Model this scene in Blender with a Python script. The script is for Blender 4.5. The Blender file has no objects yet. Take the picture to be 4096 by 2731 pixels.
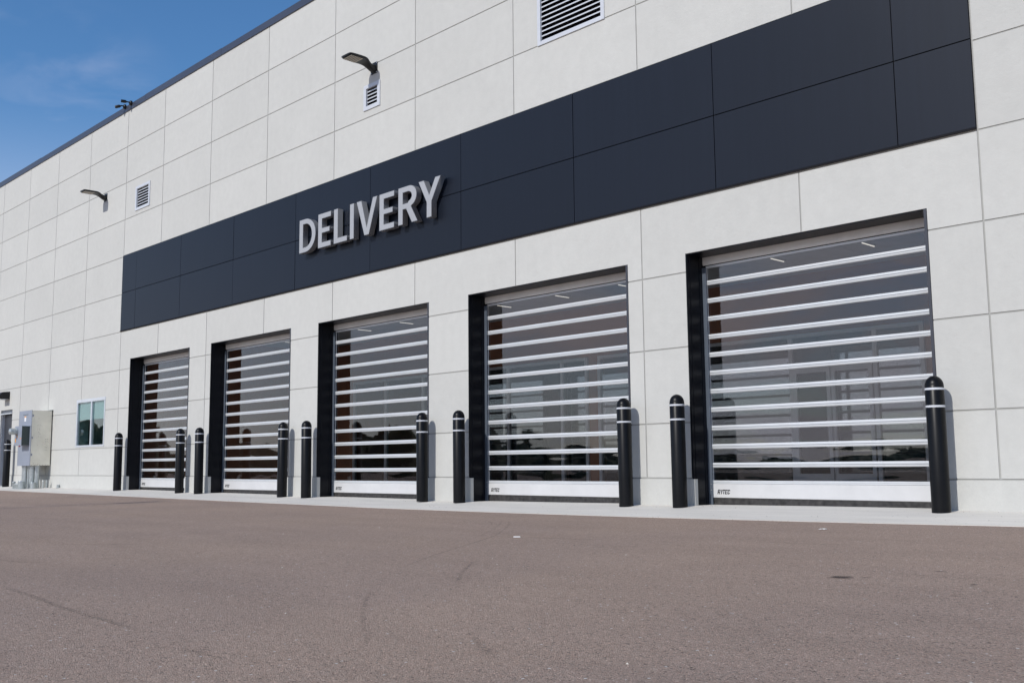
import bpy, math, random
from math import radians, sin, cos, pi, tan, exp, sqrt
from mathutils import Matrix, Vector
random.seed(7)
S = bpy.context.scene
COL = S.collection

# ------------------------------------------------------------------ camera
H_EYE, DIST = 0.449, 10.051
yaw, pitch, roll = radians(45.951), radians(6.863), radians(-0.5375)
cy, sy, cp, sp = cos(yaw), sin(yaw), cos(pitch), sin(pitch)
fwd = Vector((-sy*cp, cy*cp, sp)); r0 = Vector((cy, sy, 0)); u0 = r0.cross(fwd)
rt = cos(roll)*r0 + sin(roll)*u0; up = -sin(roll)*r0 + cos(roll)*u0
cam_d = bpy.data.cameras.new('camera'); cam = bpy.data.objects.new('camera', cam_d); COL.objects.link(cam)
cam_d.sensor_width = 36; cam_d.lens = 35.747; cam_d.clip_start = 0.05; cam_d.clip_end = 3000
M = Matrix(((rt.x, up.x, -fwd.x, 0), (rt.y, up.y, -fwd.y, -DIST), (rt.z, up.z, -fwd.z, H_EYE), (0, 0, 0, 1)))
cam.matrix_world = M
S.camera = cam

# ------------------------------------------------------------------ light
SUN_EL = 35.5
S.view_settings.view_transform = 'Standard'; S.view_settings.look = 'None'
S.view_settings.exposure = 0.0; S.view_settings.gamma = 1.0; S.view_settings.use_curve_mapping = False
S.cycles.transparent_max_bounces = 24
S.cycles.max_bounces = 8
sd = bpy.data.lights.new('sun', 'SUN'); sd.energy = 3.1; sd.angle = radians(0.53); sd.color = (1.0, 0.965, 0.91)
so = bpy.data.objects.new('sun', sd); COL.objects.link(so); so.rotation_euler = (radians(90-SUN_EL), 0, 0); so.location = (0, -20, 20)

W = bpy.data.worlds.new('World'); S.world = W; W.use_nodes = True
nt = W.node_tree; nt.nodes.clear()
def nd(t, typ, **k):
    n = t.nodes.new(typ)
    for a, b in k.items(): setattr(n, a, b)
    return n
def vmath(t, op, a, b):
    n = nd(t, 'ShaderNodeVectorMath', operation=op)
    for i, v in enumerate((a, b)):
        if v is None: continue
        if hasattr(v, 'is_linked'): t.links.new(v, n.inputs[i])
        else: n.inputs[i].default_value = v
    return n
def fmath(t, op, a, b=None, c=None, clamp=False):
    n = nd(t, 'ShaderNodeMath', operation=op, use_clamp=clamp)
    for i, v in enumerate((a, b, c)):
        if v is None: continue
        if hasattr(v, 'is_linked'): t.links.new(v, n.inputs[i])
        else: n.inputs[i].default_value = v
    return n.outputs[0]
def ramp(t, fac, stops, interp='LINEAR'):
    n = nd(t, 'ShaderNodeValToRGB'); n.color_ramp.interpolation = interp
    el = n.color_ramp.elements
    while len(el) < len(stops): el.new(0.5)
    for e, (p, c) in zip(el, stops):
        e.position = p; e.color = (c, c, c, 1) if not isinstance(c, tuple) else (c + (1,))[:4]
    t.links.new(fac, n.inputs[0]); return n.outputs[0]
def maprange(t, v, a, b, c=0.0, d=1.0, smooth=True):
    n = nd(t, 'ShaderNodeMapRange'); n.interpolation_type = 'SMOOTHSTEP' if smooth else 'LINEAR'
    t.links.new(v, n.inputs['Value'])
    for k, x in (('From Min', a), ('From Max', b), ('To Min', c), ('To Max', d)): n.inputs[k].default_value = x
    return n.outputs['Result']
sky = nd(nt, 'ShaderNodeTexSky'); sky.sky_type = 'NISHITA'; sky.sun_disc = False
sky.sun_elevation = radians(SUN_EL); sky.sun_rotation = radians(180)
sky.air_density = 1.0; sky.dust_density = 0.35; sky.ozone_density = 4.0; sky.altitude = 200
bg1 = nd(nt, 'ShaderNodeBackground'); bg1.inputs['Strength'].default_value = 0.137
hs = nd(nt, 'ShaderNodeHueSaturation'); hs.inputs['Saturation'].default_value = 1.17; nt.links.new(sky.outputs[0], hs.inputs['Color']); nt.links.new(hs.outputs[0], bg1.inputs['Color'])
bg2 = nd(nt, 'ShaderNodeBackground'); bg2.inputs['Color'].default_value = (0.85, 0.82, 0.92, 1); bg2.inputs['Strength'].default_value = 1.15
tc = nd(nt, 'ShaderNodeTexCoord'); sep = nd(nt, 'ShaderNodeSeparateXYZ'); nt.links.new(tc.outputs['Generated'], sep.inputs[0])
zc = fmath(nt, 'ADD', fmath(nt, 'MAXIMUM', sep.outputs[2], 0.0), 0.14)
comb = nd(nt, 'ShaderNodeCombineXYZ')
nt.links.new(fmath(nt, 'DIVIDE', sep.outputs[0], zc), comb.inputs[0]); nt.links.new(fmath(nt, 'DIVIDE', sep.outputs[1], zc), comb.inputs[1])
n1 = nd(nt, 'ShaderNodeTexNoise'); n1.inputs['Scale'].default_value = 1.1; n1.inputs['Detail'].default_value = 7; n1.inputs['Roughness'].default_value = 0.6
nt.links.new(comb.outputs[0], n1.inputs['Vector'])
cov = maprange(nt, n1.outputs[0], 0.26, 0.62)
# broken cloud only on the sunward side of the sky, behind the photographer
side = maprange(nt, sep.outputs[1], -0.28, -0.80)
low = maprange(nt, sep.outputs[2], 0.62, 0.10)
cl = fmath(nt, 'MULTIPLY', fmath(nt, 'MULTIPLY', cov, side), low)
# one faint wisp above the far end of the roof
wd = Vector((-0.905, 0.315, 0.292)).normalized()
n2 = nd(nt, 'ShaderNodeTexNoise'); n2.inputs['Scale'].default_value = 9; n2.inputs['Detail'].default_value = 6; n2.inputs['Distortion'].default_value = 0.6
mp = nd(nt, 'ShaderNodeMapping'); mp.inputs['Scale'].default_value = (1, 1, 2.2); nt.links.new(tc.outputs['Generated'], mp.inputs[0]); nt.links.new(mp.outputs[0], n2.inputs['Vector'])
dt = vmath(nt, 'DOT_PRODUCT', tc.outputs['Generated'], tuple(wd)).outputs['Value']
wm = fmath(nt, 'MULTIPLY', maprange(nt, dt, 0.9915, 0.9998), maprange(nt, n2.outputs[0], 0.42, 0.75))
cl = fmath(nt, 'ADD', cl, fmath(nt, 'MULTIPLY', wm, 0.15), clamp=True)
hz = fmath(nt, 'MULTIPLY', maprange(nt, sep.outputs[2], 0.34, 0.02), 0.62)
cl = fmath(nt, 'MAXIMUM', cl, hz)
mx = nd(nt, 'ShaderNodeMixShader'); nt.links.new(cl, mx.inputs[0]); nt.links.new(bg1.outputs[0], mx.inputs[1]); nt.links.new(bg2.outputs[0], mx.inputs[2])
wo = nd(nt, 'ShaderNodeOutputWorld'); nt.links.new(mx.outputs[0], wo.inputs['Surface'])

# ------------------------------------------------------------------ materials
def mat(name, col=(0.5, 0.5, 0.5), rough=0.5, metal=0.0, spec=0.5, coat=0.0, emit=None):
    m = bpy.data.materials.new(name); m.use_nodes = True; b = m.node_tree.nodes['Principled BSDF']
    b.inputs['Base Color'].default_value = tuple(col) + (1,); b.inputs['Roughness'].default_value = rough
    b.inputs['Metallic'].default_value = metal; b.inputs['Specular IOR Level'].default_value = spec
    b.inputs['Coat Weight'].default_value = coat
    if emit:
        b.inputs['Emission Color'].default_value = tuple(emit[0]) + (1,); b.inputs['Emission Strength'].default_value = emit[1]
    return m
def wcoord(t, scale=(1, 1, 1), rot=(0, 0, 0)):
    g = nd(t, 'ShaderNodeNewGeometry'); mp = nd(t, 'ShaderNodeMapping'); mp.inputs['Scale'].default_value = scale; mp.inputs['Rotation'].default_value = rot
    t.links.new(g.outputs['Position'], mp.inputs[0]); return mp.outputs[0]
def noise(t, vec, scale, detail=3, rough=0.5, dist=0.0):
    n = nd(t, 'ShaderNodeTexNoise'); n.inputs['Scale'].default_value = scale; n.inputs['Detail'].default_value = detail
    n.inputs['Roughness'].default_value = rough; n.inputs['Distortion'].default_value = dist
    t.links.new(vec, n.inputs['Vector']); return n.outputs[0]
def mixc(t, fac, a, b, typ='MIX'):
    n = nd(t, 'ShaderNodeMix', data_type='RGBA', blend_type=typ)
    for v, i in ((fac, 0), (a, 6), (b, 7)):
        if hasattr(v, 'is_linked'): t.links.new(v, n.inputs[i])
        elif i == 0: n.inputs[0].default_value = v
        else: n.inputs[i].default_value = tuple(v) + (1,)
    return n.outputs[2]
def bump(t, height, strength, dist, b, prev=None):
    n = nd(t, 'ShaderNodeBump'); n.inputs['Strength'].default_value = strength; n.inputs['Distance'].default_value = dist
    t.links.new(height, n.inputs['Height'])
    if prev is not None: t.links.new(prev, n.inputs['Normal'])
    if b is not None: t.links.new(n.outputs[0], b.inputs['Normal'])
    return n.outputs[0]

def m_weather(name, col, rough=0.4, metal=0.0, spec=0.5, amp=0.06, scale=3.0, bstr=0.0, coat=0.0):
    m = mat(name, col, rough, metal, spec, coat); t = m.node_tree; b = t.nodes['Principled BSDF']
    v = wcoord(t); n = noise(t, v, scale, 5, 0.6)
    f = ramp(t, n, [(0.25, 1-amp*2), (0.75, 1+amp)])
    t.links.new(mixc(t, 1.0, col, f, 'MULTIPLY'), b.inputs['Base Color'])
    rr = fmath(t, 'ADD', fmath(t, 'MULTIPLY', n, 0.16), rough-0.08); t.links.new(rr, b.inputs['Roughness'])
    if bstr: bump(t, noise(t, v, 260, 2), bstr, 0.001, b)
    return m

# stucco / precast wall
WALL = mat('concrete_wall', (0.6, 0.6, 0.6), 0.85, spec=0.25); t = WALL.node_tree; b = t.nodes['Principled BSDF']
v = wcoord(t)
big = noise(t, v, 0.9, 6, 0.62, 0.3); mid = noise(t, v, 7, 6, 0.65); fine = noise(t, v, 190, 3, 0.7)
streak = noise(t, wcoord(t, (5, 1, 0.35)), 1.6, 5, 0.6)
tone = nd(t, 'ShaderNodeAttribute', attribute_name='tone').outputs['Fac']
k = fmath(t, 'MULTIPLY', ramp(t, big, [(0.3, 0.96), (0.72, 1.012)]), ramp(t, mid, [(0.3, 0.96), (0.7, 1.025)]))
k = fmath(t, 'MULTIPLY', k, ramp(t, fine, [(0.3, 0.93), (0.7, 1.05)]))
k = fmath(t, 'MULTIPLY', k, ramp(t, streak, [(0.3, 0.99), (0.7, 1.008)]))
k = fmath(t, 'MULTIPLY', k, tone)
t.links.new(mixc(t, 1.0, (0.562, 0.560, 0.528), k, 'MULTIPLY'), b.inputs['Base Color'])
h1 = bump(t, fine, 0.55, 0.004, None); bump(t, noise(t, v, 24, 5, 0.6), 0.25, 0.012, b, h1)

CLAD = mat('navy_metal_panel', (0.0070, 0.0105, 0.0190), 0.42, spec=0.25); t = CLAD.node_tree; b = t.nodes['Principled BSDF']
v = wcoord(t); tone = nd(t, 'ShaderNodeAttribute', attribute_name='tone').outputs['Fac']
st = noise(t, wcoord(t, (9, 1, 0.25)), 2.0, 4, 0.6)
k = fmath(t, 'MULTIPLY', tone, ramp(t, st, [(0.35, 0.94), (0.8, 1.12)]))
t.links.new(mixc(t, 1.0, (0.0070, 0.0105, 0.0190), k, 'MULTIPLY'), b.inputs['Base Color'])
bump(t, noise(t, v, 0.9, 1), 0.12, 0.03, b)
BLACKJ = mat('black_joint', (0.006, 0.006, 0.008), 0.7, spec=0.2)
COPING = m_weather('coping_metal', (0.06, 0.07, 0.10), 0.42, 0.3, scale=0.8)
JAMB = m_weather('black_jamb_metal', (0.0055, 0.0065, 0.010), 0.33, 0.0, spec=0.2, scale=1.5, amp=0.15)
FLANGE = m_weather('grey_flange_metal', (0.045, 0.048, 0.06), 0.4, 0.0, scale=2)
HEADER = m_weather('door_header_paint', (0.80, 0.80, 0.78), 0.45)
SLAT = m_weather('slat_aluminium', (0.64, 0.66, 0.675), 0.38, 0.15, scale=2.5, amp=0.03)
SLATG = mat('slat_gasket', (0.16, 0.16, 0.17), 0.5)
WHITE = m_weather('bottom_panel_paint', (0.60, 0.60, 0.60), 0.38, 0.0, scale=3, amp=0.04)
GUIDE = m_weather('guide_aluminium', (0.16, 0.19, 0.235), 0.35, 0.5)
SEAL = m_weather('rubber_seal', (0.04, 0.038, 0.037), 0.7, scale=22, amp=0.5)
INK = mat('black_lettering', (0.004, 0.004, 0.004), 0.4)
VENT = m_weather('vent_frame_metal', (0.60, 0.62, 0.65), 0.4, 0.1, scale=5, amp=0.04)
DARK = mat('dark_cavity', (0.006, 0.006, 0.007), 0.8, spec=0.1)
LETF = m_weather('letter_face_paint', (0.375, 0.385, 0.40), 0.4, 0.0, scale=4, amp=0.03)
LETR = m_weather('letter_return_metal', (0.23, 0.235, 0.245), 0.35, 0.2, scale=4, amp=0.05)
SLEEVE = m_weather('bollard_sleeve_plastic', (0.0045, 0.0048, 0.0058), 0.36, spec=0.2, scale=6, amp=0.1, bstr=0.05)
BAND = m_weather('reflective_band', (0.62, 0.64, 0.68), 0.35)
LAMPM = m_weather('lamp_housing_metal', (0.007, 0.0073, 0.0085), 0.42, spec=0.4, scale=9)
LED = mat('led_lens', (0.42, 0.36, 0.27), 0.2, spec=0.7)
LEDB = mat('led_board', (0.05, 0.055, 0.06), 0.25, spec=0.7)
BOLT = mat('bolt_steel', (0.6, 0.6, 0.62), 0.3, 0.8)
CABG = m_weather('cabinet_grey_paint', (0.27, 0.30, 0.36), 0.4, scale=2, amp=0.05)
CABB = m_weather('cabinet_side_beige', (0.76, 0.745, 0.67), 0.3, 0.75, scale=2.6, amp=0.08)
GALV = m_weather('galvanised_steel', (0.50, 0.54, 0.54), 0.32, 0.6, scale=18, amp=0.12)
DGREY = m_weather('dark_green_grey_paint', (0.05, 0.07, 0.065), 0.45)
FRAMEW = m_weather('window_frame_alu', (0.62, 0.65, 0.68), 0.35, 0.2)
DOORP = m_weather('entry_door_paint', (0.035, 0.036, 0.042), 0.4)
DOORF = m_weather('door_frame_paint', (0.10, 0.11, 0.13), 0.4)
FACEP = m_weather('office_blind', (0.5, 0.55, 0.55), 0.7)
IWALL = m_weather('orange_brown_interior_paint', (0.38, 0.16, 0.08), 0.8, scale=1.5)
ICEIL = m_weather('ceiling_tile', (0.55, 0.56, 0.58), 0.9)
IFLOOR = m_weather('interior_floor_concrete', (0.48, 0.48, 0.47), 0.5, scale=2)
IDARK = m_weather('dark_interior_partition', (0.03, 0.03, 0.034), 0.7)
IFRAME = m_weather('storefront_aluminium', (0.72, 0.73, 0.75), 0.45, 0.1)
STRIP = mat('ceiling_light_tube', (0.9, 0.9, 0.9), 0.4, emit=((1.0, 0.93, 0.80), 0.85))
ORANGE = mat('orange_tag', (0.75, 0.30, 0.03), 0.5)
PAPERW = mat('white_sticker', (0.75, 0.75, 0.74), 0.6)
REDT = mat('red_tag', (0.45, 0.02, 0.02), 0.5)
LENS = mat('camera_lens_glass', (0.004, 0.004, 0.005), 0.1, spec=0.8)

def m_glass(name, tint, amp, scale, extra=1.0, low_boost=False, ior=1.5):
    m = bpy.data.materials.new(name); m.use_nodes = True; t = m.node_tree; t.nodes.clear()
    v = wcoord(t)
    tr = nd(t, 'ShaderNodeBsdfTransparent'); tr.inputs[0].default_value = tint + (1,)
    gl = nd(t, 'ShaderNodeBsdfGlossy'); gl.inputs['Roughness'].default_value = 0.015; gl.inputs['Color'].default_value = (extra, extra, extra, 1)
    lw = nd(t, 'ShaderNodeLayerWeight'); lw.inputs['Blend'].default_value = 0.5; f0 = ((ior-1)/(ior+1))**2
    fr = fmath(t, 'ADD', fmath(t, 'MULTIPLY', fmath(t, 'POWER', lw.outputs['Facing'], 5.0), 1-f0), f0)
    if amp > 0:
        oi = nd(t, 'ShaderNodeObjectInfo'); off = nd(t, 'ShaderNodeVectorMath', operation='ADD'); sc3 = fmath(t, 'MULTIPLY', oi.outputs['Random'], 37.0)
        t.links.new(v, off.inputs[0]); t.links.new(sc3, off.inputs[1]); vv = off.outputs[0]
        def nz(sx, sz, det):
            mp = nd(t, 'ShaderNodeMapping'); mp.inputs['Scale'].default_value = (sx, 1, sz); t.links.new(vv, mp.inputs[0]); return noise(t, mp.outputs[0], 1.0, det, 0.4)
        hh = fmath(t, 'ADD', fmath(t, 'MULTIPLY', nz(scale, scale*1.4, 0), 0.16), nz(scale*.3, scale*.7, 0))
        if low_boost:
            sz = nd(t, 'ShaderNodeSeparateXYZ'); t.links.new(v, sz.inputs[0])
            lo = maprange(t, sz.outputs[2], 1.25, 0.3, 0.04, 1.0)
            hh = fmath(t, 'ADD', hh, fmath(t, 'MULTIPLY', fmath(t, 'MULTIPLY', nz(1.7, 7.0, 1), lo), 0.75))
        bn = nd(t, 'ShaderNodeBump'); bn.inputs['Strength'].default_value = 1.0; bn.inputs['Distance'].default_value = amp
        t.links.new(hh, bn.inputs['Height']); t.links.new(bn.outputs[0], gl.inputs['Normal'])
    mx = nd(t, 'ShaderNodeMixShader'); t.links.new(fr, mx.inputs[0]); t.links.new(tr.outputs[0], mx.inputs[1]); t.links.new(gl.outputs[0], mx.inputs[2])
    o = nd(t, 'ShaderNodeOutputMaterial'); t.links.new(mx.outputs[0], o.inputs['Surface']); return m
VISION = m_glass('clear_vision_plastic', (0.88, 0.89, 0.90), 0.0030, 4.0, low_boost=True, ior=1.62)
STOREG = m_glass('storefront_glass', (0.6, 0.66, 0.66), 0.0, 1.0, ior=2.1)
OFFG = m_glass('office_window_glass', (0.74, 0.86, 0.85), 0.0004, 2.0, ior=1.8)

# asphalt
ASPH = mat('asphalt', (0.2, 0.18, 0.17), 0.85, spec=0.3); t = ASPH.node_tree; b = t.nodes['Principled BSDF']
v = wcoord(t)
patch = noise(t, v, 0.35, 5, 0.6, 0.4); p2 = noise(t, wcoord(t, (0.5, 1.6, 1)), 1.3, 5, 0.62)
vo = nd(t, 'ShaderNodeTexVoronoi'); vo.inputs['Scale'].default_value = 185; t.links.new(v, vo.inputs['Vector'])
vo2 = nd(t, 'ShaderNodeTexVoronoi'); vo2.inputs['Scale'].default_value = 60; t.links.new(v, vo2.inputs['Vector'])
fine = noise(t, v, 420, 2, 0.6); gap = noise(t, v, 85, 4, 0.7)
sepc = nd(t, 'ShaderNodeSeparateColor'); t.links.new(vo.outputs['Color'], sepc.inputs[0])
base = mixc(t, ramp(t, patch, [(0.35, 0.0), (0.68, 1.0)]), (0.340, 0.256, 0.207), (0.382, 0.284, 0.220))
base = mixc(t, 1.0, base, ramp(t, p2, [(0.3, 0.92), (0.7, 1.05)]), 'MULTIPLY')
stone = ramp(t, sepc.outputs[0], [(0.0, 0.80), (0.5, 1.0), (0.95, 1.12), (0.99, 1.7)])
base = mixc(t, 1.0, base, stone, 'MULTIPLY')
tint = mixc(t, sepc.outputs[1], (1.06, 0.98, 0.96), (0.95, 1.01, 1.04)); base = mixc(t, 1.0, base, tint, 'MULTIPLY')
pit = ramp(t, gap, [(0.34, 0.22), (0.445, 1.0)]); base = mixc(t, 1.0, base, pit, 'MULTIPLY')
rag = noise(t, v, 33, 5, 0.75); base = mixc(t, 1.0, base, ramp(t, rag, [(0.30, 0.50), (0.43, 0.96), (0.60, 1.06), (0.72, 1.20)]), 'MULTIPLY')
vw = nd(t, 'ShaderNodeTexVoronoi'); vw.inputs['Scale'].default_value = 48; t.links.new(v, vw.inputs['Vector']); sw_ = nd(t, 'ShaderNodeSeparateColor'); t.links.new(vw.outputs['Color'], sw_.inputs[0])
chip = fmath(t, 'MULTIPLY', ramp(t, sw_.outputs[0], [(0.972, 0.0), (0.978, 1.0)]), ramp(t, vw.outputs['Distance'], [(0.22, 1.0), (0.32, 0.0)]))
base = mixc(t, chip, base, (0.62, 0.60, 0.56))
t.links.new(base, b.inputs['Base Color'])
hgt = fmath(t, 'ADD', fmath(t, 'MULTIPLY', vo.outputs['Distance'], -0.7), fmath(t, 'MULTIPLY', gap, 1.6))
hgt = fmath(t, 'ADD', hgt, fmath(t, 'MULTIPLY', fine, 0.3))
h = bump(t, hgt, 0.75, 0.006, None); bump(t, noise(t, v, 1.7, 3), 0.3, 0.02, b, h)

APRON = mat('apron_concrete', (0.6, 0.6, 0.58), 0.8, spec=0.3); t = APRON.node_tree; b = t.nodes['Principled BSDF']
v = wcoord(t); a1 = noise(t, wcoord(t, (0.6, 3.0, 1)), 1.2, 6, 0.62); a2 = noise(t, wcoord(t, (1, 12, 1)), 2.0, 4, 0.6); a3 = noise(t, v, 120, 3, 0.6)
k = fmath(t, 'MULTIPLY', ramp(t, a1, [(0.3, 0.9), (0.7, 1.04)]), ramp(t, a2, [(0.3, 0.95), (0.7, 1.03)]))
k = fmath(t, 'MULTIPLY', k, ramp(t, a3, [(0.25, 0.86), (0.5, 1.0), (0.75, 1.05)]))
sp = nd(t, 'ShaderNodeTexVoronoi'); sp.inputs['Scale'].default_value = 9; t.links.new(v, sp.inputs['Vector'])
k = fmath(t, 'MULTIPLY', k, ramp(t, sp.outputs['Distance'], [(0.05, 0.45), (0.09, 1.0)]))
k = fmath(t, 'MULTIPLY', k, ramp(t, noise(t, wcoord(t, (.35, 7, 1), (0, 0, .06)), 1.6, 4, .7), [(0.58, 1.0), (0.75, 0.80)]))
t.links.new(mixc(t, 1.0, (0.68, 0.645, 0.585), k, 'MULTIPLY'), b.inputs['Base Color']); bump(t, a3, 0.3, 0.002, b)

def m_mark(name, col, lo, hi, sc=40, stretch=(1, 1, 1), amt=1.0):
    m = mat(name, col, 0.75, spec=0.3); t = m.node_tree; b = t.nodes['Principled BSDF']
    n = noise(t, wcoord(t, stretch), sc, 4, 0.7); n2 = noise(t, wcoord(t), 2.2, 2)
    uv = nd(t, 'ShaderNodeAttribute', attribute_name='edge').outputs['Fac']
    a = fmath(t, 'MULTIPLY', ramp(t, n, [(lo, 0.0), (hi, 1.0)]), ramp(t, n2, [(0.3, 0.35), (0.6, 1.0)]))
    a = fmath(t, 'MULTIPLY', fmath(t, 'MULTIPLY', a, uv), amt); t.links.new(a, b.inputs['Alpha']); return m
TYRE = m_mark('tyre_rubber_mark', (0.035, 0.032, 0.032), 0.35, 0.6, 60, amt=0.27)
STAIN = m_mark('oil_stain', (0.045, 0.036, 0.033), 0.2, 0.3, 30)

# ------------------------------------------------------------------ mesh helpers
class MB:
    def __init__(s): s.v = []; s.f = []; s.tone = []
    def quad(s, a, b, c, d, tone=1.0):
        i = len(s.v); s.v += [a, b, c, d]; s.f.append((i, i+1, i+2, i+3)); s.tone.append(tone)
    def box(s, x0, x1, y0, y1, z0, z1, tone=1.0):
        i = len(s.v)
        s.v += [(x0, y0, z0), (x1, y0, z0), (x1, y1, z0), (x0, y1, z0), (x0, y0, z1), (x1, y0, z1), (x1, y1, z1), (x0, y1, z1)]
        for f in ((0, 3, 2, 1), (4, 5, 6, 7), (0, 1, 5, 4), (1, 2, 6, 5), (2, 3, 7, 6), (3, 0, 4, 7)):
            s.f.append(tuple(i+k for k in f)); s.tone.append(tone)
        return s
    def rbox(s, x0, x1, y0, y1, z0, z1, r=0.01):
        # box with the four edges along Y rounded by chamfers
        prof = [(x0+r, z0), (x1-r, z0), (x1, z0+r), (x1, z1-r), (x1-r, z1), (x0+r, z1), (x0, z1-r), (x0, z0+r)]
        return s.prism([(x, z) for x, z in prof], y0, y1)
    def prism(s, prof, y0, y1):
        n = len(prof); i = len(s.v)
        s.v += [(x, y0, z) for x, z in prof] + [(x, y1, z) for x, z in prof]
        s.f.append(tuple(range(i, i+n))); s.f.append(tuple(range(i+2*n-1, i+n-1, -1))); s.tone += [1, 1]
        for k in range(n):
            k2 = (k+1) % n; s.f.append((i+k2, i+k, i+n+k, i+n+k2)); s.tone.append(1)
        return s
    def xprism(s, prof, x0, x1):
        # profile in (y, z) extruded along X
        n = len(prof); i = len(s.v)
        s.v += [(x0, y, z) for y, z in prof] + [(x1, y, z) for y, z in prof]
        s.f.append(tuple(range(i+n-1, i-1, -1))); s.f.append(tuple(range(i+n, i+2*n))); s.tone += [1, 1]
        for k in range(n):
            k2 = (k+1) % n; s.f.append((i+k, i+k2, i+n+k2, i+n+k)); s.tone.append(1)
        return s
    def lathe(s, prof, c=(0, 0, 0), seg=32, axis='z'):
        i = len(s.v); n = len(prof)
        for a in range(seg):
            th = 2*pi*a/seg
            for r, z in prof:
                p = (r*cos(th), r*sin(th), z)
                if axis == 'y': p = (p[0], -p[2], p[1])
                s.v.append((c[0]+p[0], c[1]+p[1], c[2]+p[2]))
        for a in range(seg):
            b2 = (a+1) % seg
            for k in range(n-1):
                s.f.append((i+a*n+k, i+b2*n+k, i+b2*n+k+1, i+a*n+k+1)); s.tone.append(1)
        return s
    def tube(s, pts, r, seg=12):
        i = len(s.v); P = [Vector(p) for p in pts]; n = len(P)
        for k, p in enumerate(P):
            d = (P[min(k+1, n-1)]-P[max(k-1, 0)]).normalized()
            a = d.cross(Vector((0, 0, 1))); a = a.normalized() if a.length > 1e-3 else Vector((1, 0, 0)); bb = d.cross(a)
            rr = r[k] if isinstance(r, (list, tuple)) else r
            for q in range(seg):
                th = 2*pi*q/seg; s.v.append(tuple(p+a*cos(th)*rr+bb*sin(th)*rr))
        for k in range(n-1):
            for q in range(seg):
                q2 = (q+1) % seg; s.f.append((i+k*seg+q, i+k*seg+q2, i+(k+1)*seg+q2, i+(k+1)*seg+q)); s.tone.append(1)
        s.f.append(tuple(i+q for q in range(seg))[::-1]); s.f.append(tuple(i+(n-1)*seg+q for q in range(seg))); s.tone += [1, 1]
        return s
def wloc(o):
    p = Vector((0, 0, 0))
    while o is not None: p += o.location; o = o.parent
    return p
def build(name, mb, m, parent=None, smooth=False, bevel=0.0, local=False):
    me = bpy.data.meshes.new(name); off = Vector((0, 0, 0)) if (parent is None or local) else wloc(parent)
    me.from_pydata([tuple(Vector(v)-off) for v in mb.v], [], mb.f)
    at = me.attributes.new('tone', 'FLOAT', 'FACE')
    for k, x in enumerate(mb.tone[:len(me.polygons)]): at.data[k].value = x
    me.materials.append(m)
    if smooth:
        for p in me.polygons: p.use_smooth = True
    me.validate(); me.update()
    o = bpy.data.objects.new(name, me); COL.objects.link(o); o.parent = parent
    if smooth: 
        md = o.modifiers.new('edges', 'EDGE_SPLIT'); md.split_angle = radians(38)
    if bevel:
        md = o.modifiers.new('bevel', 'BEVEL'); md.width = bevel; md.segments = 2; md.limit_method = 'ANGLE'
    return o
def tag(o, label=None, cat=None, group=None, kind=None):
    for k, x in (('label', label), ('category', cat), ('group', group), ('kind', kind)):
        if x: o[k] = x
    return o
def thing(name, loc, label, cat, group=None):
    o = bpy.data.objects.new(name, None); o.empty_display_size = 0.2; COL.objects.link(o); o.location = loc
    return tag(o, label, cat, group)
def copy_tree(o, loc=None, parent=None):
    c = o.copy(); COL.objects.link(c)
    if parent is not None: c.parent = parent
    if loc is not None: c.location = loc
    for ch in [x for x in ALLOBJ(o)]: copy_tree(ch, None, c)
    return c
def ALLOBJ(o): return [x for x in S.objects if x.parent == o]
def box(x0, x1, y0, y1, z0, z1): return MB().box(x0, x1, y0, y1, z0, z1)

# ------------------------------------------------------------------ ground
def lerp_tab(x, tab):
    if x <= tab[0][0]: return tab[0][1]
    for (a, va), (b2, vb) in zip(tab, tab[1:]):
        if x <= b2: return va+(vb-va)*(x-a)/(b2-a)
    return tab[-1][1]
BASE = [(-33, -.042), (-27.7, -.054), (-23, -.062), (-19.5, -.078), (-16, -.092), (-12, -.097), (-9.7, -.083), (-7.66, -.064), (-5.7, -.045), (-4.1, -.037), (0, -.03)]
EDGE = [(-32, -.092), (-28.4, -.103), (-20.6, -.133), (-15.5, -.152), (-11.93, -.162), (-9.28, -.156), (-7.24, -.145), (-5.61, -.130), (-4.29, -.116), (-3.2, -.100), (0, -.09)]
AW = 1.10
def zbase(x): return lerp_tab(x, BASE)
def zedge(x): return lerp_tab(x, EDGE)
def zapron(x, y):
    u = max(0.0, min(1.0, -y/AW)); return zbase(x)*(1-u)+zedge(x)*u
def zasph(x, y):
    d = max(0.0, -y-AW); k = max(0.0, 1-d/7.0); k = k*k*(3-2*k)
    return zedge(x)*k + (-0.13)*(1-k) - 0.004 - 0.012*min(d, 14) - 0.0007*max(0, min(d, 300)-14)
ap = MB(); XS = [x*0.5 for x in range(-100, 61)]
ys = [0.42, 0.0, -.28, -.55, -.82, -AW]
for a, b2 in zip(XS, XS[1:]):
    for c, d in zip(ys, ys[1:]):
        ap.quad((a, d, zapron(a, d)), (b2, d, zapron(b2, d)), (b2, c, zapron(b2, c)), (a, c, zapron(a, c)))
    ap.quad((a, -AW, zedge(a)-.15), (b2, -AW, zedge(b2)-.15), (b2, -AW, zedge(b2)), (a, -AW, zedge(a)))
tag(build('pavement', ap, APRON), kind='structure')
gr = MB(); ys = [0.0]+[-AW+0.02] + [-AW-0.25*i for i in range(0, 40)] + [-12, -15, -20, -30, -60, -120, -400]
ys = [-AW] + [-AW-0.3*i for i in range(1, 34)] + [-13, -16, -22, -35, -70, -140, -400]
XG = [-400, -200, -120, -80, -60] + [x*0.5 for x in range(-100, 61)] + [40, 60, 100, 200, 400]
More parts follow.
